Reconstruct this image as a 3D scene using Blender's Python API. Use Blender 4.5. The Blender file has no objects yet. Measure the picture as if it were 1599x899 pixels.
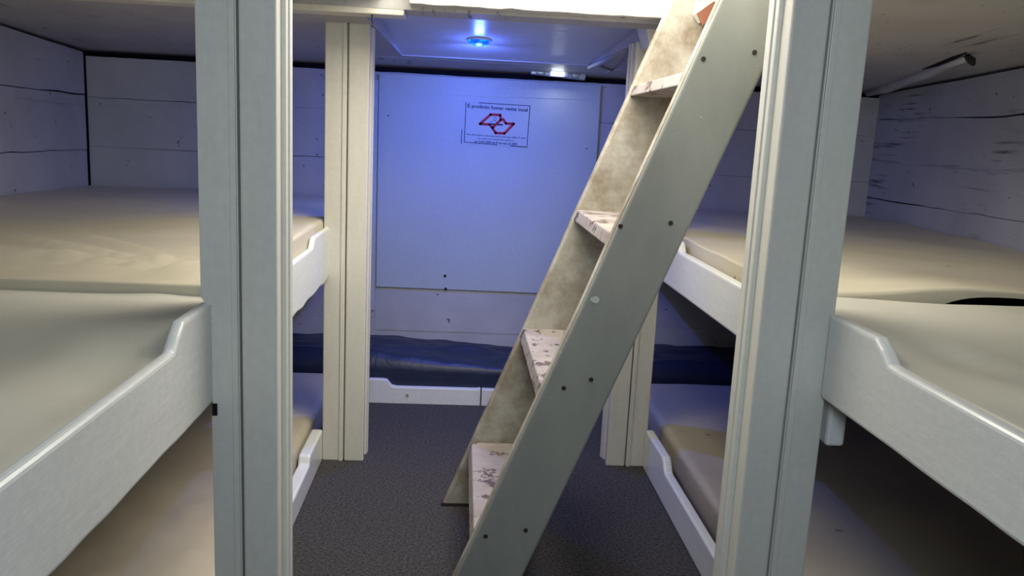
import bpy, bmesh, math, random
from mathutils import Vector, Matrix, noise
random.seed(7)
C = bpy.context.scene.collection

# ------------------------------------------------------------------ camera
W, H = 1599, 899
FPX, YAW, PITCH, ROLL, CAMH = 1291.4, .06594, .18228, .04872, 1.35
def cam_matrix():
    cy, sy, cp, sp = math.cos(YAW), math.sin(YAW), math.cos(PITCH), math.sin(PITCH)
    f = Vector((sy*cp, cy*cp, -sp)); r = Vector((cy, -sy, 0)); u = r.cross(f)
    c, s = math.cos(ROLL), math.sin(ROLL)
    r2 = c*r + s*u; u2 = -s*r + c*u
    m = Matrix((r2, u2, -f)).transposed().to_4x4(); m.translation = (0, 0, CAMH)
    return m
cd = bpy.data.cameras.new('camera'); cam = bpy.data.objects.new('camera', cd); C.objects.link(cam)
cd.sensor_width = 36; cd.lens = FPX/W*36; cd.clip_start = .02
cam.matrix_world = cam_matrix()
bpy.context.scene.camera = cam

# ------------------------------------------------------------------ light
vs = bpy.context.scene.view_settings
vs.view_transform = 'Standard'; vs.look = 'None'; vs.gamma = 1; vs.use_curve_mapping = False; vs.exposure = .3
w = bpy.data.worlds.new('world'); bpy.context.scene.world = w; w.use_nodes = True
w.node_tree.nodes['Background'].inputs[0].default_value = (.9, .9, .85, 1)
w.node_tree.nodes['Background'].inputs[1].default_value = .3
def area(name, loc, target, sx, sy, power, col, spread=180):
    l = bpy.data.lights.new(name, 'AREA'); l.shape = 'RECTANGLE'; l.size = sx; l.size_y = sy
    l.energy = power; l.color = col; l.spread = math.radians(spread)
    o = bpy.data.objects.new(name, l); C.objects.link(o); o.location = loc
    o.rotation_euler = (Vector(target)-Vector(loc)).to_track_quat('-Z', 'Y').to_euler()
    return o
area('hatch_light', (.36, 2.40, 2.06), (.36, 2.38, 0), 1.2, 1.0, 38, (1, .95, .83))          # light falling down the open hatch
area('aisle_light', (.05, -.45, 1.66), (.1, 1.6, .75), .5, .3, 13.5, (.76, .89, 1.0))          # cabin lamp behind the photographer
def point(name, loc, power, col, r):
    l = bpy.data.lights.new(name, 'POINT'); l.energy = power; l.color = col; l.shadow_soft_size = r
    o = bpy.data.objects.new(name, l); C.objects.link(o); o.location = loc; return o

# ------------------------------------------------------------------ helpers
def zc(y): return 1.74 - .046*(y-3.1)            # underside of the deck

class MB:
    def __init__(s): s.v = []; s.f = []
    def box(s, x0, x1, y0, y1, z0, z1):
        return s.prism([(x0, y0), (x1, y0), (x1, y1), (x0, y1)], 'z', z0, z1)
    def prism(s, poly, ax, a, b):
        n = len(poly); o = len(s.v)
        for t in (a, b):
            for p, q in poly:
                s.v.append({'x': (t, p, q), 'y': (p, t, q), 'z': (p, q, t)}[ax])
        s.f.append(list(range(o, o+n))); s.f.append(list(range(o+2*n-1, o+n-1, -1)))
        for i in range(n):
            j = (i+1) % n; s.f.append([o+i, o+n+i, o+n+j, o+j])
        return s
    def slab(s, poly, t=.05, dz=0):                 # polygon in plan that follows the deck
        n = len(poly); o = len(s.v)
        for k in (0, t):
            for p, q in poly: s.v.append((p, q, zc(q)+dz+k))
        s.f.append(list(range(o, o+n))); s.f.append(list(range(o+2*n-1, o+n-1, -1)))
        for i in range(n):
            j = (i+1) % n; s.f.append([o+i, o+n+i, o+n+j, o+j])
        return s
    def tube(s, pts, rad, n=8):
        pts = [Vector(p) for p in pts]; rings = []
        for i, p in enumerate(pts):
            d = (pts[min(i+1, len(pts)-1)]-pts[max(i-1, 0)]).normalized()
            a = d.orthogonal().normalized()
            if rings: a = (prev - d*prev.dot(d)).normalized()
            prev = a; b = d.cross(a); r = rad[i] if isinstance(rad, (list, tuple)) else rad
            o = len(s.v)
            for k in range(n):
                t = 2*math.pi*k/n; s.v.append(tuple(p+(a*math.cos(t)+b*math.sin(t))*r))
            rings.append(o)
        for a, b in zip(rings, rings[1:]):
            for k in range(n): s.f.append([a+k, a+(k+1) % n, b+(k+1) % n, b+k])
        s.f.append([rings[0]+k for k in range(n)][::-1]); s.f.append([rings[-1]+k for k in range(n)])
        return s
    def build(s, name, mat, parent=None, bevel=0, seg=2, smooth=False, kind=None, label=None):
        me = bpy.data.meshes.new(name); me.from_pydata(s.v, [], s.f)
        bm = bmesh.new(); bm.from_mesh(me); bmesh.ops.recalc_face_normals(bm, faces=bm.faces); bm.to_mesh(me); bm.free()
        if smooth:
            for p in me.polygons: p.use_smooth = True
        me.materials.append(mat)
        o = bpy.data.objects.new(name, me); C.objects.link(o)
        if parent: o.parent = parent; o.matrix_parent_inverse = Matrix.Translation(-parent.location)
        if bevel:
            m = o.modifiers.new('bevel', 'BEVEL'); m.width = bevel; m.segments = seg; m.limit_method = 'ANGLE'; m.angle_limit = math.radians(40)
            m.harden_normals = False
        if kind: o['kind'] = kind
        if label: o['label'] = label
        return o
def thing(name, label, cat, loc, group=None):
    o = bpy.data.objects.new(name, None); C.objects.link(o); o.location = loc; o.empty_display_size = .05
    o['label'] = label; o['category'] = cat
    if group: o['group'] = group
    return o
def tag(o, label, cat, group=None):
    o['label'] = label; o['category'] = cat
    if group: o['group'] = group
    return o

# ------------------------------------------------------------------ materials
class N:
    def __init__(s, name):
        s.m = bpy.data.materials.new(name); s.m.use_nodes = True; s.t = s.m.node_tree
        s.b = s.t.nodes['Principled BSDF']
        s.tc = s.t.nodes.new('ShaderNodeTexCoord')
    def mapping(s, scale=(1, 1, 1)):
        n = s.t.nodes.new('ShaderNodeMapping'); n.inputs['Scale'].default_value = scale
        s.t.links.new(s.tc.outputs['Object'], n.inputs[0]); return n.outputs[0]
    def noise(s, scale, detail=4, rough=.55, stretch=(1, 1, 1), dist=0):
        n = s.t.nodes.new('ShaderNodeTexNoise'); n.inputs['Scale'].default_value = scale
        n.inputs['Detail'].default_value = detail; n.inputs['Roughness'].default_value = rough
        n.inputs['Distortion'].default_value = dist
        s.t.links.new(s.mapping(stretch), n.inputs['Vector']); return n.outputs[0]
    def ramp(s, src, stops):
        n = s.t.nodes.new('ShaderNodeValToRGB'); s.t.links.new(src, n.inputs[0])
        e = n.color_ramp.elements
        while len(e) < len(stops): e.new(.5)
        for k, (p, c) in zip(e, stops):
            k.position = p; k.color = (*c, 1) if isinstance(c, tuple) else (c, c, c, 1)
        return n.outputs[0]
    def mix(s, fac, a, b, mode='MIX'):
        n = s.t.nodes.new('ShaderNodeMix'); n.data_type = 'RGBA'; n.blend_type = mode
        for i, v in ((0, fac), (6, a), (7, b)):
            if hasattr(v, 'links'): s.t.links.new(v, n.inputs[i])
            else: n.inputs[i].default_value = v if i == 0 else (*v, 1)
        return n.outputs[2]
    def bump(s, h, strength, dist=.002):
        n = s.t.nodes.new('ShaderNodeBump'); n.inputs['Strength'].default_value = strength; n.inputs['Distance'].default_value = dist
        s.t.links.new(h, n.inputs['Height']); s.t.links.new(n.outputs[0], s.b.inputs['Normal'])
    def done(s, col, rough=.5, spec=.5):
        if hasattr(col, 'links'): s.t.links.new(col, s.b.inputs['Base Color'])
        else: s.b.inputs['Base Color'].default_value = (*col, 1)
        s.b.inputs['Roughness'].default_value = rough; s.b.inputs['Specular IOR Level'].default_value = spec
        return s.m
def paint(name, col, dirt=(.35, .30, .22), amount=.3, rough=.4, streak=(1, 1, .15), chips=0, spec=.4, bumps=.25):
    n = N(name)
    a = n.ramp(n.noise(5, 6, .65, streak), [(.42, 0.), (.78, amount)])
    c = n.mix(a, col, dirt)
    f = n.ramp(n.noise(60, 3, .6), [(.3, .93), (.7, 1.0)])
    c = n.mix(1.0, c, f, 'MULTIPLY')
    if chips:
        k = n.ramp(n.noise(11, 8, .75), [(.70-chips, 0.), (.715-chips, 1.)])
        c = n.mix(k, c, (.10, .065, .045))
    n.bump(n.noise(35, 5, .6, streak), bumps, .004)
    return n.done(c, rough, spec)
def crackpaint(name, col, stretch, rough=.55, thresh=.60):
    # old painted planking with long hairline splits and grime running with the grain
    n = N(name)
    a = n.ramp(n.noise(3.5, 6, .65), [(.40, 0.), (.80, .55)])
    c = n.mix(a, col, tuple(v*.62 for v in col))
    k = n.ramp(n.noise(4, 7, .7, stretch, .3), [(thresh, 0.), (thresh+.05, .85)])
    k2 = n.ramp(n.noise(2.2, 2, .5), [(.52, 0.), (.64, 1.)])
    c = n.mix(n.mix(1., k, k2, 'MULTIPLY'), c, (.035, .03, .03))
    s = n.ramp(n.noise(26, 2, .5), [(.72, 0.), (.76, .8)])
    c = n.mix(s, c, (.06, .05, .045))
    n.bump(n.noise(14, 6, .65, tuple(.25+.5*v/max(stretch) for v in stretch)), .35, .008)
    return n.done(c, rough, .3)
M = {}
M['post'] = paint('post_paint', (.66, .66, .61), amount=.22, rough=.42)
M['post_warm'] = paint('hatch_warmed_post_paint', (.68, .65, .57), amount=.25, rough=.45)  # far posts: warmth of the hatch light put into the paint colour
M['rail'] = paint('rail_gloss_paint', (.78, .79, .78), amount=.12, rough=.26, streak=(1, .2, 1), spec=.5)
M['beam'] = paint('beam_paint', (.78, .74, .62), amount=.15, rough=.5, streak=(.2, 1, 1))
M['beam_worn'] = paint('worn_beam_paint', (.74, .72, .64), amount=.6, dirt=(.22, .2, .16), rough=.6, streak=(.25, 1, 1), chips=.08, bumps=.9)
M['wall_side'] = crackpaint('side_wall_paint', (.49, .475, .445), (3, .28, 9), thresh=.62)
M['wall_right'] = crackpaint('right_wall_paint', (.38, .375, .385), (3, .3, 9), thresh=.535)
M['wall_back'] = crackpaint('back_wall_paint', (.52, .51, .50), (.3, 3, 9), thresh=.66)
M['ceiling'] = crackpaint('ceiling_paint', (.50, .48, .465), (6, .5, 3), thresh=.575)
M['recess'] = paint('gloss_recess_paint', (.62, .62, .64), amount=.2, dirt=(.3, .3, .3), rough=.33, streak=(.2, 1, 1), spec=1., bumps=.5)
M['panel'] = paint('panel_paint', (.50, .55, .56), amount=.22, dirt=(.42, .42, .42), rough=.42, streak=(1, 1, .5), bumps=.15)
M['batten'] = paint('batten_paint', (.36, .36, .36), amount=.4, rough=.6, bumps=.8)
M['dark'] = N('dark_gap').done((.012, .012, .013), .9, .1)
M['under'] = N('dark_underside').done((.02, .018, .017), .9, .1)
M['wood_dark'] = paint('unpainted_board', (.10, .085, .07), amount=.4, dirt=(.04, .03, .025), rough=.8)
M['screw'] = N('rusty_screw').done((.03, .022, .018), .7, .3)
M['screw_pale'] = N('filled_screw').done((.35, .27, .20), .7, .3)
M['splash'] = N('paint_splash').done((.50, .52, .50), .5, .4)
M['stringer'] = (lambda n: (n.bump(n.noise(30, 5, .6, (1, 1, .2)), .3, .003), n.done(n.mix(
    n.ramp(n.noise(90, 2, .5), [(.74, 0.), (.76, .6)]),
    n.mix(n.ramp(n.noise(3, 6, .65, (1, 1, .4)), [(.35, 0.), (.75, 1.)]), (.30, .31, .285), (.20, .21, .195)), (.6, .6, .55)), .48, .4))[1])(N('grey_stringer_paint'))
M['stringer_in'] = (lambda n: (n.bump(n.noise(24, 6, .65, (1, 1, .3)), .5, .004), n.done(n.mix(
    n.ramp(n.noise(5, 6, .7), [(.38, 0.), (.66, 1.)]), (.41, .39, .335), (.17, .125, .08)), .6, .3))[1])(N('dirty_stringer_paint'))
M['tread'] = (lambda n: (n.bump(n.noise(22, 6, .65), .5, .004), n.done(n.mix(
    n.ramp(n.noise(13, 8, .72), [(.57, 0.), (.585, .9)]),
    n.mix(n.ramp(n.noise(6, 5, .6), [(.35, 0.), (.75, 1.)]), (.36, .32, .295), (.22, .18, .165)), (.07, .045, .035)), .55, .35))[1])(N('worn_tread_paint'))
M['red_wood'] = paint('bare_red_wood', (.26, .10, .06), amount=.5, dirt=(.08, .04, .03), rough=.8)
def vinyl(name, col, col2, rough=.42, fine=.25):
    n = N(name)
    c = n.mix(n.ramp(n.noise(2.2, 4, .6), [(.35, 0.), (.7, 1.)]), col, col2)
    s = n.ramp(n.noise(16, 2, .4), [(.77, 0.), (.785, .8)])
    c = n.mix(s, c, tuple(v*.3 for v in col))
    n.bump(n.noise(9, 4, .6, (1, 1, 1), .8), fine, .006)
    return n.done(c, rough, .35)
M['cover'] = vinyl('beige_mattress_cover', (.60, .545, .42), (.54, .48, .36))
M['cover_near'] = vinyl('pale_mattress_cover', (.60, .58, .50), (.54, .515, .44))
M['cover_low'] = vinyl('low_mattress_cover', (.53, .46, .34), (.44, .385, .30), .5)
M['navy'] = vinyl('navy_cover', (.020, .027, .055), (.012, .016, .034), .4, .7)
M['carpet'] = (lambda n: (n.bump(n.noise(120, 6, .9), 1., .02), n.done(n.mix(
    n.ramp(n.noise(105, 7, .95), [(.42, 0.), (.58, 1.)]), (.055, .050, .051), (.27, .25, .25)), .97, .05))[1])(N('grey_carpet'))
M['paper'] = N('sign_paper').done((.52, .56, .57), .5, .3)
M['ink'] = N('dark_ink').done((.015, .02, .08), .6, .2)
M['red_ink'] = N('red_ink').done((.50, .03, .05), .6, .2)
M['metal'] = (lambda n: (setattr(n.b.inputs['Metallic'], 'default_value', .7), n.bump(n.noise(60, 4), .5, .003), n.done((.45, .47, .46), .3, .5))[2])(N('lamp_metal'))
def emis(name, col, s):
    n = N(name); n.b.inputs['Emission Color'].default_value = (*col, 1); n.b.inputs['Emission Strength'].default_value = s
    return n.done(col, .4, .3)
M['lit'] = emis('lit_white_diode', (.9, 1., 1.), 6)
def blue_lens():
    n = N('lit_blue_lens')
    v = n.t.nodes.new('ShaderNodeTexVoronoi'); v.inputs['Scale'].default_value = 55
    n.t.links.new(n.tc.outputs['Object'], v.inputs['Vector'])
    c = n.ramp(v.outputs['Distance'], [(.1, (.01, .30, 1.)), (.45, (.0, .07, .85)), (.8, (.0, .02, .40))])
    n.t.links.new(c, n.b.inputs['Emission Color']); n.b.inputs['Emission Strength'].default_value = 2.5
    return n.done((.02, .1, .5), .3, .5)
M['blue'] = blue_lens()
M['plastic'] = N('clear_lamp_cover').done((.6, .65, .66), .25, .5)
M['wire'] = N('dark_wire').done((.03, .03, .03), .5, .3)

# ------------------------------------------------------------------ the setting
rnd = random.Random(3)
def jag(a, b, n, amp, seed):
    """n+1 parameters from a to b with an offset that wanders"""
    return [(a+(b-a)*i/n, noise.noise(Vector((seed*7.3, i*.55, 0)))*amp + noise.noise(Vector((seed*3.1, i*2.1, 5)))*amp*.5) for i in range(n+1)]
def planks(mb, ax, a0, a1, levels, d0, d1, seed, amp=.006, gap=.004, n=60, top=None):
    """horizontal planks between the levels, ragged edges, standing on plane ax from d0 to d1"""
    for i, (lo, hi) in enumerate(zip(levels, levels[1:])):
        g = gap[i] if isinstance(gap, (list, tuple)) else gap
        lower = [(p, lo+q) for p, q in jag(a0, a1, n, amp, seed+i)]
        upper = [(p, hi+q*.9-g*(.35+.9*abs(noise.noise(Vector((p*1.3, seed+i*9.1, 2)))*2))) for p, q in jag(a0, a1, n, amp, seed+i+1)]
        if top and i == len(levels)-2: upper = [(p, zc(p)-top+.004*noise.noise(Vector((p*2, seed, 4)))) for p, q in upper]
        mb.prism(lower+upper[::-1], ax, d0, d1+i*.0012)
fl = MB(); fl.box(-2.1, 2.4, -1.1, 4.6, -.04, 0); fl.build('floor', M['carpet'], kind='structure')
XL, XR, YB = -1.95, 2.24, 4.48
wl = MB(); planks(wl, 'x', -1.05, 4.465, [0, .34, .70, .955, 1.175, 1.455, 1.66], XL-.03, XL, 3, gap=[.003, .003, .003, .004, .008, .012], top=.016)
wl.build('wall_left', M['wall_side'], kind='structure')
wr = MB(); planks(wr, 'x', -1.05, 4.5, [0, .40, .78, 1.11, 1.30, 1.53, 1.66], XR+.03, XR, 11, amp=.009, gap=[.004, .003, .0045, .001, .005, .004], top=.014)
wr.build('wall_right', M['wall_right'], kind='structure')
wb = MB(); planks(wb, 'y', -1.941, 2.26, [0, .33, .60, .90, 1.19, 1.44, 1.645], YB+.03, YB, 21, amp=.0025, gap=.0025, n=90)
wb.box(-.45, .675, YB-.003, YB+.02, .262, .50)
wb.build('wall_back', M['wall_back'], kind='structure')
wf = MB(); wf.box(-2.1, 2.4, -1.15, -1.08, 0, 1.95); wf.build('wall_front', M['wall_side'], kind='structure')
bk = MB(); bk.box(-2.2, 2.5, 4.56, 4.62, 0, 2.0); bk.box(-2.2, -2.04, -1.15, 4.6, 0, 2.0); bk.box(2.32, 2.5, -1.15, 4.6, 0, 2.0)
bk.build('dark_backing', M['dark'], kind='structure')  # dark backing added outside the planks to stop light leaking through the gaps
ce = MB()
ce.slab([(-2.1, -1.1), (1.03, -1.1), (1.03, 1.82), (-2.1, 1.82)], .05, .09)
ce.slab([(1.03, -1.1), (2.4, -1.1), (2.4, 2.95), (1.03, 2.95)], .16)
ce.slab([(-2.1, 1.82), (-.29, 1.82), (-.29, 2.99), (-2.1, 2.99)], .05, .09)
ce.slab([(-2.1, 2.99), (.75, 2.99), (.75, 3.1), (-2.1, 3.1)], .12, .012)
ce.slab([(.75, 2.95), (2.4, 2.95), (2.4, 3.1), (.75, 3.1)], .12)
ce.slab([(-2.1, 3.1), (-.365, 3.1), (-.305, 4.07), (-2.1, 4.07)], .08)
ce.slab([(.685, 3.1), (2.4, 3.1), (2.4, 4.07), (.59, 4.07)], .08)
ce.slab([(-2.1, 4.07), (2.4, 4.07), (2.4, 4.6), (-2.1, 4.6)])
ce.build('ceiling', M['ceiling'], kind='structure')
# shallow recess behind the hatch, its gloss painted top sloping down to the rear
def zr(y): return zc(y)+.060*(4.07-y)/.97+.004
rc = MB(); o_ = [(-.45, 3.0), (.78, 3.0), (.78, 4.15), (-.45, 4.15)]
rc.v = [(x, y, zr(y)) for x, y in o_]+[(x, y, zr(y)+.03) for x, y in o_]
rc.f = [[0, 1, 2, 3], [7, 6, 5, 4], [0, 4, 5, 1], [1, 5, 6, 2], [2, 6, 7, 3], [3, 7, 4, 0]]
rc.build('trim_3', M['recess'], kind='structure')
# the hatch coaming that the ladder climbs into
hc = MB()
for b in ((-.33, -.29, 1.78, 2.99, 1.80), (.99, 1.03, 1.78, 2.99, 1.76), (-.29, .99, 1.78, 1.82, 1.80), (-.29, .99, 3.0, 3.04, 1.91)):
    hc.box(*b, 2.12)
hc.build('trim_2', M['beam'], bevel=.004, kind='structure')

# overhead beams
b = MB(); b.prism([(-2.05, 1.737), (-.222, 1.737), (-.217, 1.80), (-.217, 1.9), (-2.05, 1.9)], 'y', 2.992, 3.09)
tag(b.build('ceiling_beam', M['beam'], bevel=.004), 'cream painted beam end overhead, left of the hatch, above the far left post', 'beam')
b = MB(); pts = []
low = [(-.20+.92*i/24, 1.768+noise.noise(Vector((i*.6, 4, 0)))*.006) for i in range(25)]
b.prism(low+[(.75, 1.90), (-.20, 1.90)], 'y', 2.92, 3.08)
tag(b.build('ceiling_beam', M['beam_worn'], bevel=.006), 'brightly lit flaking white crossbeam at the far edge of the hatch', 'beam')
# short block between beam and right post
b = MB(); b.prism([(.665, 1.69), (.80, 1.685), (.80, 1.775), (.64, 1.775)], 'y', 3.09, 3.24)
tag(b.build('corner_block', M['beam_worn'], bevel=.004), 'small chipped white corner block on top of the far right post', 'block')
# broken ceiling edge right of the recess
b = MB()
b.tube([(.655, 3.5, zc(3.5)-.006), (.625, 3.8, zc(3.8)-.004), (.592, 4.08, zc(4.08)-.006)], [.004, .016, .012], 6)
b.tube([(.66, 3.45, zc(3.45)-.003), (.70, 3.75, zc(3.75)-.004), (.72, 4.2, zc(4.2)-.004)], [.003, .006, .003], 6)
b.tube([(.60, 3.95, zc(3.95)-.003), (.66, 4.08, zc(4.08)-.005), (.71, 4.15, zc(4.15)-.004), (.70, 4.3, zc(4.3)-.004)], [.003, .008, .006, .003], 6)
tag(b.build('splintered_batten', M['batten'], smooth=True), 'splintered grey ceiling batten beside the white lamp, above the back wall', 'batten')
# lining batten on the right ceiling, with its hanging end and bolt
t = thing('ceiling_batten', 'warped painted batten under the right ceiling ending in a dark bolt', 'batten', (1.92, 3.13, 1.69))
pts = [(2.17, 4.47, 1.668), (2.14, 4.2, 1.678), (2.07, 3.9, 1.69), (2.01, 3.6, 1.705), (1.945, 3.35, 1.716), (1.905, 3.15, 1.722)]
MB().tube(pts, [.020, .026, .022, .024, .016, .011], 10).build('batten', M['ceiling'], t, smooth=True)
MB().tube([(1.91, 3.17, 1.728), (1.90, 3.12, 1.71), (1.895, 3.10, 1.695)], [.012, .015, .009], 8).build('bolt', M['screw'], t, smooth=True, label='dark bolt at the batten end')
MB().tube([(1.975, 3.60, 1.7165), (1.94, 3.42, 1.7225), (1.90, 3.25, 1.731), (1.875, 3.12, 1.738)], [.002, .008, .009, .003], 6).build('crack', M['dark'], t, label='dark split beside the batten')

# ------------------------------------------------------------------ posts
def post(label, xa, xb, yf, yr, top, inner, mat, notch=None, foot=0.0):
    """xa..xb width, yf front, yr rear; inner = side (+1/-1) that faces the aisle"""
    t = thing('support_post', label, 'post', ((xa+xb)/2, (yf+yr)/2, 0), 'painted posts between the bunks')
    xi, xo = (xb, xa) if inner > 0 else (xa, xb)         # aisle side, bunk side
    s = 1 if inner > 0 else -1
    X = lambda d: xi - s*d                                # distance from the aisle face
    def bx(d0, d1, y0, y1, z0=0., z1=top):
        m = MB(); a, c = sorted((X(d0), X(d1))); m.box(a, c, y0, y1, z0, z1); return m
    wd = abs(xb-xa)
    ym = yf+(yr-yf)*.2
    # core behind, two face boards with a groove between, a stepped side facing
    bx(.006, wd-.012, ym+.001, yr-.008, 0, top).build('core', mat, t, bevel=.003)
    bx(0, wd*.47, yf, ym, foot, top).build('face_board', mat, t, bevel=.005)
    o = MB(); lo = wd-.018
    if notch:
        za, zb = notch
        pr = [(X(wd*.5), 0.), (X(lo), 0.), (X(lo), za), (X(lo-.002), za), (X(lo-.002), zb-.012), (X(wd-.008), zb-.008), (X(wd), zb+.006), (X(wd), top), (X(wd*.5), top)]
    else:
        pr = [(X(wd*.5), 0.), (X(wd), 0.), (X(wd), top), (X(wd*.5), top)]
    o.prism(pr, 'y', yf+.003, ym); o.build('face_board', mat, t, bevel=.004)
    bx(wd*.515, wd*.60, yf-.002, yf+.006, 0, top).build('bead', mat, t, bevel=.002)
    bx(-.004, .012, yf+(yr-yf)*.47, yr-.012, 0, top).build('side_board', mat, t, bevel=.004)
    bx(-.0075, .0, yf+(yr-yf)*.62, yr-.03, 0, top).build('side_bead', mat, t, bevel=.002)
    if notch: MB().box(xa+.020, xa+.030, yf+.0005, yf+.004, .742, .768).build('mortise', M['dark'], t, label='dark square mortise')
    return t
post('near left post, grey-white, with a square notch beside the bunk board', -.525, -.37, 1.69, 1.84, zc(1.7), 1, M['post'], notch=(.74, .99))
post('near right post, grey-white with brightly lit inner side, in front of the ladder', .65, .815, 1.70, 1.845, zc(1.7), -1, M['post'])
post('far left post, tinted for the warm hatch light, standing left of the sign panel', -.532, -.365, 3.25, 3.40, 1.735, 1, M['post_warm'])
post('far right post, tinted for the warm hatch light, standing just behind the ladder', .648, .815, 3.26, 3.41, 1.728, -1, M['post_warm'])
tag(MB().box(.832, .875, 1.71, 1.80, .70, .815).build('support_block', M['rail'], bevel=.008), 'small white block under the right bunk board, against the near right post', 'block')

# ------------------------------------------------------------------ rails
def smoothstep(t): t = max(0, min(1, t)); return t*t*(3-2*t)
def rail(label, side, xface, y0, y1, zb, zt, rise, steps, th=.042, name='bunk_board', mat='rail', ragged=0, group='painted edge boards of the bunks', slope=0):
    """steps: list of (ya, yb) over which the top goes up (+) towards y increasing, or down if ya>yb"""
    n = 90; top = []; bot = []
    for i in range(n+1):
        y = y0+(y1-y0)*i/n; h = 0
        for ya, yb in steps: h = max(h, smoothstep((y-ya)/(yb-ya)))
        top.append((y, zt+rise*h+slope*(y-y0)))
        bot.append((y, zb+slope*(y-y0)+(noise.noise(Vector((y*9, xface, 1)))*ragged)))
    m = MB(); a, c = (xface-th, xface) if side < 0 else (xface, xface+th)
    m.prism(bot+top[::-1], 'x', a, c)
    return tag(m.build(name, M[mat], bevel=.009, seg=3), label, 'board', group)
rail('left upper bunk board in front of the near left post, highest in view', -1, -.505, -.9, 1.705, .766, .937, .046, [(1.47, 1.53)], ragged=.006, th=.024)
rail('left upper bunk board between the two left posts', -1, -.512, 1.86, 3.262, .758, .930, .034, [(2.90, 2.95), (2.06, 2.0)], ragged=.012, th=.02)
rail('right upper bunk board in front of the near right post, curving down to the right', 1, .80, -.9, 1.70, .817, .964, .040, [(1.43, 1.50)], ragged=.002, th=.03)
rail('right upper bunk board between the two right posts, behind the ladder', 1, .80, 1.86, 3.25, .812, .960, .036, [(2.955, 2.995), (2.06, 2.0)], th=.03)
rail('low white board on the carpet at the foot of the far left post', -1, -.532, 1.86, 3.262, 0, .098, .034, [(2.97, 2.985)], th=.045)
rail('low white board on the carpet at the foot of the far right post', 1, .802, 1.86, 3.25, 0, .125, .045, [(2.90, 2.96)], th=.035)
# cross bench board at the back
n = 60; top = []
for i in range(n+1):
    x = -.48+(1.42)*i/n
    top.append((x, .088+.037*(1-smoothstep((x+.345)/.04))+.005*smoothstep((x-.2)/.5)))
t = thing('bench_board', 'low white board in front of the navy bench mattress at the back', 'board', (.15, 4.0, 0))
for a, c_ in ((-.6, .131), (.136, .95)):
    m = MB(); sub = [(a, .125 if a < -.4 else .09)]+[p for p in top if a < p[0] < c_]+[(c_, .092)]
    m.prism(sub+[(c_, 0), (a, 0)], 'y', 3.995, 4.03); m.build('board', M['rail'], t, bevel=.005)
for x, z in ((-.235, .045), (.52, .05)):
    MB().tube([(x, 3.9925, z), (x, 3.996, z)], [.007, .009], 10).build('screw', M['screw_pale'], t)

# ------------------------------------------------------------------ bunk decks and mattresses
def deck(label, x0, x1, y0, y1, z0, z1, mat):
    m = MB(); m.box(x0, x1, y0, y1, z0, z1)
    tag(m.build('bunk_deck', M[mat], bevel=.003), label, 'bunk')
deck('board base under the left upper mattresses', XL+.002, -.556, -.9, 4.45, .80, .825, 'wood_dark')
deck('board base under the right upper mattresses', .845, XR-.002, -.9, 4.45, .84, .865, 'wood_dark')

def axis_pts(a, b, n, r):
    L = b-a; pts = [a+r*t for t in (0, .04, .12, .25, .42, .65)]
    inner = [a+r+(L-2*r)*i/n for i in range(n+1)]
    return pts+inner+[b-r*t for t in (.65, .42, .25, .12, .04, 0)]
def mattress(label, x0, x1, y0, y1, z0, z1, mat, fold=None, r=.035, nx=70, ny=70, group='beige covered bunk mattresses', edge=None, name='mattress', cat='mattress', lump=.006, lift=None):
    xs, ys = axis_pts(x0, x1, nx, r), axis_pts(y0, y1, ny, r)
    m = MB(); NX, NY = len(xs), len(ys)
    for j, y in enumerate(ys):
        for i, x in enumerate(xs):
            d = min(x-x0, x1-x, r), min(y-y0, y1-y, r)
            tx, ty = 1-max(0, d[0])/r, 1-max(0, d[1])/r
            t = min(1, math.hypot(tx, ty)); z = z1-r*(1-math.sqrt(max(0, 1-t*t)))*.9
            k = 1-t
            z += lump*noise.noise(Vector((x*1.6, y*1.6, z0*9)))*k*2
            if fold: z += fold(x, y)*(1 if r < .02 else .25+.75*k)
            xx, yy = x, y
            if edge: xx, yy = edge(x, y)
            m.v.append((xx, yy, z))
    for j in range(NY-1):
        for i in range(NX-1):
            a = j*NX+i; m.f.append([a, a+1, a+NX+1, a+NX])
    ring = [i for i in range(NX)]+[j*NX+NX-1 for j in range(1, NY)]+[(NY-1)*NX+i for i in range(NX-2, -1, -1)]+[j*NX for j in range(NY-2, 0, -1)]
    prev = ring
    zt = [m.v[k][2] for k in ring]
    for q in (.5, 1):
        o = len(m.v)
        for k, zz in zip(ring, zt):
            x, y, _ = m.v[k]; zq = zz+(z0+(lift(x, y) if lift else 0)-zz)*q
            m.v.append((x, y, zq))
        cur = list(range(o, o+len(ring)))
        for a in range(len(ring)):
            b_ = (a+1) % len(ring); m.f.append([prev[a], cur[a], cur[b_], prev[b_]])
        prev = cur
    if lift:
        n2 = 60; o2 = len(m.v); nf = len(m.f)
        for j in range(n2+1):
            for i in range(n2+1):
                x = x0+.001+(x1-x0-.002)*i/n2; y = y0+.001+(y1-y0-.002)*(j/n2)**3
                m.v.append((x, y, z0+.0005+lift(x, y)))
        for j in range(n2):
            for i in range(n2):
                a = o2+j*(n2+1)+i; m.f.append([a, a+n2+1, a+n2+2, a+1])
    else: m.f.append(prev)
    o = m.build(name, M[mat], smooth=True)
    if lift:                                        # dark underside, blackens the gap below the lifted edge
        o.data.materials.append(M['under'])
        for p in list(o.data.polygons)[nf:]: p.material_index = 1
    return tag(o, label, cat, group)
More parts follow.
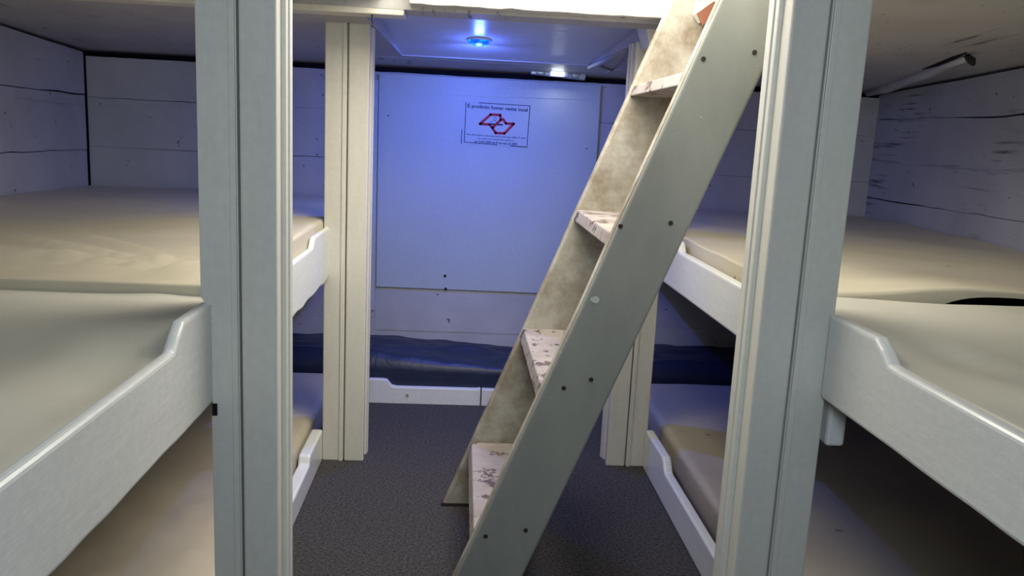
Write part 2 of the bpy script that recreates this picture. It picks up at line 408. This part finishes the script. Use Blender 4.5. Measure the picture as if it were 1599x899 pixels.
def ridge(x, y, ox, oy, ang, wdt, h, length):
    """a soft crease starting at ox,oy running along ang"""
    dx, dy = x-ox, y-oy; c, s = math.cos(ang), math.sin(ang)
    u, v = dx*c+dy*s, -dx*s+dy*c
    if u < -.05 or u > length: return 0
    f = smoothstep((u+.05)/.12)*(1-smoothstep((u-length*.5)/(length*.5)))
    ww = wdt*(1+u*.6)
    return h*f*math.exp(-(v/ww)**2)
def fold_lf(x, y):
    s = 0
    for k, (a, hh) in enumerate(((2.98, .016), (2.80, .018), (2.62, .017), (2.44, .012), (3.10, .012))):
        s += ridge(x, y, -.58, 1.95+.045*k, a, .016, hh, 1.2)
    return s+.004*noise.noise(Vector((x*3, y*5, 1)))+.012*math.exp(-((x+.8)/.3)**2-((y-2.6)/.05)**2)*0
def fold_ln(x, y):
    return .016*smoothstep((y-1.40)/.25)-.026*smoothstep((x+.70)/.13)*(1-smoothstep((y-1.45)/.2))-.016*math.exp(-((y-1.35+.35*(x+.6))/.13)**2)*smoothstep((-.6-x)/.1+1)+.006*noise.noise(Vector((x*3, y*3, 7)))+ridge(x, y, -.62, 1.85, 2.8, .03, .006, .8)
def edge_lf(x, y):
    k = 1-smoothstep((y-1.87)/.25)
    return x, y+k*.02*noise.noise(Vector((x*3, 1, 1)))
mattress('left upper far mattress, beige, creased, starting behind the near left post', XL+.005, -.535, 1.87, 4.45, .825, .992, 'cover', fold_lf, r=.016, edge=edge_lf)
mattress('left upper near mattress, pale beige, at the lower left foreground', XL+.005, -.532, -.9, 1.862, .825, .947, 'cover_near', fold_ln, r=.007)
def lens(x): return math.exp(-(abs(x-1.37)/.27)**3)
def fold_rf(x, y): return .006*noise.noise(Vector((x*3, y*4, 3)))+.024*lens(x)*(1-smoothstep((y-1.975)/.4))
def lift_rf(x, y): return .141*lens(x)*(1-smoothstep((y-1.975)/.6))
def edge_rf(x, y): return x, y+.004*noise.noise(Vector((x*4, 3, 3)))*(1-smoothstep((y-1.97)/.3))
def fold_rn(x, y): return -.030*smoothstep((1.02-x)/.15)*(1-smoothstep((y-1.42)/.2))-.014*math.exp(-((x-.90-.25*(1.75-y))/.05)**2)*smoothstep((1.7-y)/.2)+.006*noise.noise(Vector((x*3, y*3, 9)))-.012*math.exp(-((y-1.45)/.1)**2)*smoothstep((x-.9)/.2)
def edge_rn(x, y):
    k = smoothstep((y-1.7)/.26); return x, y-k*.012*lens(x)
mattress('right upper far mattress, beige, with its end edge curling above a dark gap', .848, XR-.005, 1.975, 4.45, .865, 1.0, 'cover', fold_rf, r=.008, edge=edge_rf, lift=lift_rf)
mattress('right upper near mattress, beige, at the right edge of the foreground', .833, XR-.005, -.9, 1.965, .865, .99, 'cover_near', fold_rn, r=.010, edge=edge_rn)
def fold_low(x, y):
    s = .006*noise.noise(Vector((x*3, y*4, 13)))
    for oy, a in ((1.9, 2.75), (2.1, 2.6), (2.3, 2.5)): s += ridge(x, y, -.62, oy, a, .03, .022, 1.1)
    return s
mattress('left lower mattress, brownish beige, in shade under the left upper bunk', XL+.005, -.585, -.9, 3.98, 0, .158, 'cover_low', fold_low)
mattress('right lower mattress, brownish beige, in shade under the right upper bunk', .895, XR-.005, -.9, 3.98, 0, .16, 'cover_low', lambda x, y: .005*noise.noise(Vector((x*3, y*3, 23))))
def fold_navy(x, y):
    return (.045*(1-smoothstep((x+.5)/.9))+.04*smoothstep((x-.7)/.4)
            + ridge(x, y, -.45, 4.14, .25, .025, .018, 1.2)+ridge(x, y, -.1, 4.30, -.2, .03, .016, .9)+ridge(x, y, .1, 4.1, .35, .02, .014, .7)
            + .012*noise.noise(Vector((x*5, y*7, 3)))+.006*noise.noise(Vector((x*13, y*18, 8))))
mattress('navy blue wrinkled bench mattress lying crosswise below the back wall', XL+.01, XR-.01, 4.035, 4.47, 0, .205, 'navy', fold_navy, r=.06, nx=140, ny=30, group=None, lump=.01)

# ------------------------------------------------------------------ back panel, sign
t = thing('wall_panel', 'white plywood panel on the back wall carrying the no smoking sign', 'panel', (.11, 4.47, .5))
MB().prism([(-.447, .505), (.72, .50), (.715, 1.63), (-.452, 1.632)], 'y', YB-.014, YB-.002).build('board', M['panel'], t, bevel=.0015)
for x, z in ((-.075, .578), (-.069, .506), (-.40, 1.42), (.66, 1.30), (.655, .70)):
    MB().tube([(x, YB-.0155, z), (x, YB-.013, z)], .0085 if z < .6 else .004, 10).build('screw', M['screw'], t)
tag(MB().box(-.478, -.455, YB-.010, YB-.0015, .373, 1.60).build('filler_strip', M['panel'], bevel=.001), 'narrow white strip down the left side of the sign panel', 'strip')
tag(MB().prism([(-.44, 1.535), (.71, 1.555), (.715, 1.632), (-.446, 1.632)], 'y', YB-.0165, YB-.0142).build('light_edge_strip', M['panel']), 'added strip along the top of the sign panel marking where the blue light stops', 'strip')  # added strip, its lower edge stands for the upper limit of the blue light

SY = YB-.0165
t = thing('no_smoking_sign', 'printed no smoking notice with a red angular emblem on the back panel', 'sign', (.178, SY, 1.292))
SX0, SX1, SZ0, SZ1 = .003, .345, 1.292, 1.508
MB().prism([(SX0, SZ0), (SX1, SZ0), (SX1, SZ1), (SX0, SZ1)], 'y', SY, SY+.0022).build('sheet', M['paper'], t)
def S(px, py):   # notice coordinates measured on an enlargement, 250..1150 by 180..780
    return SX0+(px-245)/905*(SX1-SX0), SZ1-(py-180)/600*(SZ1-SZ0)
def stroke(m, p, q, wd):
    a, b_ = Vector(S(*p)), Vector(S(*q)); d = (b_-a).normalized(); nn = Vector((-d.y, d.x))*wd/2; e = d*wd*.35
    m.prism([tuple(a-nn-e), tuple(b_-nn+e), tuple(b_+nn+e), tuple(a+nn-e)], 'y', SY-.0006, SY-.0001)
m = MB()
for p, q in (((430, 175), (1145, 182)), ((1145, 182), (1130, 778)), ((1120, 778), (900, 772)), ((710, 766), (250, 750)), ((247, 752), (250, 182)), ((205, 775), (207, 570))):
    stroke(m, p, q, .0035)
m.build('border', M['ink'], t)
m = MB()
for pts in (((455, 478), (600, 335), (735, 335), (745, 405), (632, 525), (590, 478), (455, 478)), ((775, 390), (818, 452), (930, 452), (805, 597), (680, 597), (632, 525))):
    for p, q in zip(pts, pts[1:]): stroke(m, p, q, .0135)
m.build('emblem', M['red_ink'], t)
m = MB()
for p, q in (((615, 472), (660, 472)), ((700, 474), (770, 474))): stroke(m, p, q, .008)
for pts in (((650, 365), (672, 375), (688, 400), (670, 425), (690, 440)), ((655, 375), (640, 400), (665, 410), (625, 430), (600, 450))):
    for p, q in zip(pts, pts[1:]): stroke(m, p, q, .0018)
m.build('cigarette', M['ink'], t)
def text(s, px0, px1, py, hgt, off=0.):
    cu = bpy.data.curves.new('text', 'FONT'); cu.body = s; cu.align_x = 'CENTER'; cu.align_y = 'CENTER'; cu.size = 1; cu.offset = off; cu.extrude = .0
    o = bpy.data.objects.new('text', cu); C.objects.link(o)
    dg = bpy.context.evaluated_depsgraph_get(); me = bpy.data.meshes.new_from_object(o.evaluated_get(dg))
    bpy.data.objects.remove(o)
    xs = [v.co.x for v in me.vertices]; ys = [v.co.y for v in me.vertices]
    w_ = max(xs)-min(xs); h_ = max(ys)-min(ys); cx, cz = (max(xs)+min(xs))/2, (max(ys)+min(ys))/2
    x0, z0 = S(px0, py); x1, _ = S(px1, py); kx = (x1-x0)/w_; kz = hgt/h_
    for v in me.vertices:
        v.co = Vector(((x0+x1)/2+(v.co.x-cx)*kx, SY-.0006, z0+(v.co.y-cz)*kz-.02*((v.co.x-cx)*kx)))
    me.materials.append(M['ink'])
    q = bpy.data.objects.new('lettering', me); C.objects.link(q); q.parent = t; q.matrix_parent_inverse = Matrix.Translation(-t.location)
text('É proibido fumar neste local', 275, 1115, 235, .028, .02)
text('Para informações e descumprimento da lei ligue 0800 771 3541', 275, 1105, 648, .0115, .01)
text('ou acesse www.leiantifumo.sp.gov.br', 435, 950, 692, .0105, .01)
text('Lei 13.541/2009 de 07 de maio de 2009', 385, 990, 738, .0125, .02)

# ------------------------------------------------------------------ lamps
lx, ly = .050, 3.66; lz = zr(ly)
t = thing('blue_lamp', 'glowing blue faceted lamp on the recessed ceiling', 'lamp', (lx, ly, lz))
MB().tube([(lx, ly, lz+.004), (lx, ly, lz-.004)], .052, 24).build('base', M['plastic'], t)
m = MB(); rings = []
for i in range(7):
    a = math.pi/2*i/6; r_ = .048*math.cos(a)+.0005; o0 = len(m.v)
    for k in range(28): m.v.append((lx+r_*math.cos(2*math.pi*k/28), ly+r_*math.sin(2*math.pi*k/28), lz-.004-.024*math.sin(a)))
    rings.append(o0)
for a, b_ in zip(rings, rings[1:]):
    for k in range(28): m.f.append([a+k, a+(k+1) % 28, b_+(k+1) % 28, b_+k])
m.f.append([rings[-1]+k for k in range(28)])
m.build('lens', M['blue'], t, smooth=True)
p = area('blue_light', (lx, ly+.03, lz-.031), (lx, ly+.6, 0), .025, .025, 10.5, (.09, .17, 1.)); p.data.shape = 'DISK'
point('blue_glow', (lx, ly-.01, lz-.05), 1.5, (.08, .16, 1.), .02)
p.parent = t; p.matrix_parent_inverse = Matrix.Translation(-t.location)

t = thing('ceiling_lamp', 'small lit white lamp in a metal holder above the sign panel', 'lamp', (.47, 4.40, 1.68))
MB().prism([(.335, 1.666), (.62, 1.650), (.625, 1.685), (.33, 1.70)], 'y', 4.405, 4.45).build('holder', M['metal'], t, bevel=.004)
for x in (.385, .565):
    m = MB(); m.tube([(x+.022*math.cos(a*.6), 4.398, 1.678-.05*(x-.4)+.013*math.sin(a*.6)) for a in range(11)], .004, 6)
    m.build('clip', M['metal'], t, smooth=True)
MB().box(.425, .53, 4.385, 4.406, 1.658, 1.70).build('cover', M['plastic'], t, bevel=.006)
MB().box(.44, .505, 4.379, 4.386, 1.662, 1.698).build('diode', M['lit'], t, bevel=.003)
p = area('lamp_light', (.47, 4.37, 1.66), (.47, 4.1, 1.2), .06, .03, .25, (.85, .95, 1.))
# thin wire crossing the beam corner
tag(MB().tube([(-.395, 2.996, 1.82), (-.36, 2.997, 1.765), (-.332, 3.02, 1.733), (-.345, 3.10, 1.733), (-.350, 3.2, 1.729)], .0022, 6).build('wire', M['wire'], smooth=True),
    'thin dark wire running over the cream beam toward the recess', 'wire')

# ------------------------------------------------------------------ ladder
def fx(z): return -.03+.388*z
t = thing('ladder', 'steep grey painted wooden ladder leaning up to the hatch', 'ladder', (.09, 2.5, 0))
ZT = 2.12; WD = .19
def stringer(y0, y1, mat, label, bow):
    L = [(fx(z)+bow*math.sin(z*2.1+.4)+.003*noise.noise(Vector((z*5, y0, 0))), z) for z in [i*ZT/30 for i in range(31)]]
    Rr = [(fx(z)+WD+bow*.6*math.sin(z*2.6), z) for z in [i*ZT/30 for i in range(31)]]
    return MB().prism(L+Rr[::-1], 'y', y0, y1).build('stringer', M[mat], t, bevel=.008, seg=3, label=label)
s1 = stringer(2.135, 2.182, 'stringer', 'near stringer, grey green paint with screw heads', .003)
s2 = stringer(2.85, 2.88, 'stringer_in', 'far stringer, dirty cream paint', .002)
for x, z in ((.417, 1.13), (.549, 1.144), (.598, 1.563), (.728, 1.586), (.294, .686), (.367, .712), (.101, .251), (.212, .271)):
    MB().tube([(x, 2.1335, z), (x, 2.137, z)], .0065, 10).build('screw', M['screw'], s1)
m = MB(); pr = []
for k in range(18):
    a = 2*math.pi*k/18; r_ = .011+.005*noise.noise(Vector((math.cos(a)*1.2, math.sin(a)*1.2, 3)))
    pr.append((.363+r_*1.2*math.cos(a), .933+r_*.8*math.sin(a)))
m.prism(pr, 'y', 2.1340, 2.1355).build('paint_splash', M['splash'], s1, label='white paint splash')
for st, ya, yb in ((s1, 2.143, 2.174), (s2, 2.856, 2.874)):
    bow = .003 if st is s1 else .002; y0 = 2.135 if st is s1 else 2.85
    zz = [.01+(ZT-.02)*i/40 for i in range(41)]
    L = [(fx(z)+bow*math.sin(z*2.1+.4)+.003*noise.noise(Vector((z*5, y0, 0)))) for z in zz]
    MB().prism([(x-.0022, z) for x, z in zip(L, zz)]+[(x+.004, z) for x, z in zip(L, zz)][::-1], 'y', ya, yb).build('worn_edge', M['stringer_in'], st, bevel=.001, label='worn cream front edge')
for k, z in enumerate((.25, .68, 1.107, 1.535, 1.96)):
    th = .036
    f0 = fx(z)+.002
    prof = [(f0, z), (f0+.168, z), (f0+.155, z-th), (f0-.388*th*.9, z-th)]
    o = MB().prism(prof, 'y', 2.182, 2.85).build('tread', M['tread'], t, bevel=.004)
MB().box(fx(0)-.004, fx(0)+WD-.02, 2.848, 2.882, 0, .012).build('foot_pad', M['screw'], t, label='black pad under the far stringer')
m = MB(); m.prism([(.745, 1.775), (.77, 1.745), (.82, 1.80), (.90, 1.99), (.81, 1.99), (.76, 1.86)], 'y', 2.80, 2.85)
m.build('cleat', M['beam_worn'], t, bevel=.004, label='white cleat at the top of the far stringer')
MB().prism([(.748, 1.772), (.77, 1.735), (.825, 1.80), (.80, 1.812)], 'y', 2.79, 2.80).build('bare_patch', M['red_wood'], t, label='chipped patch of bare reddish wood')
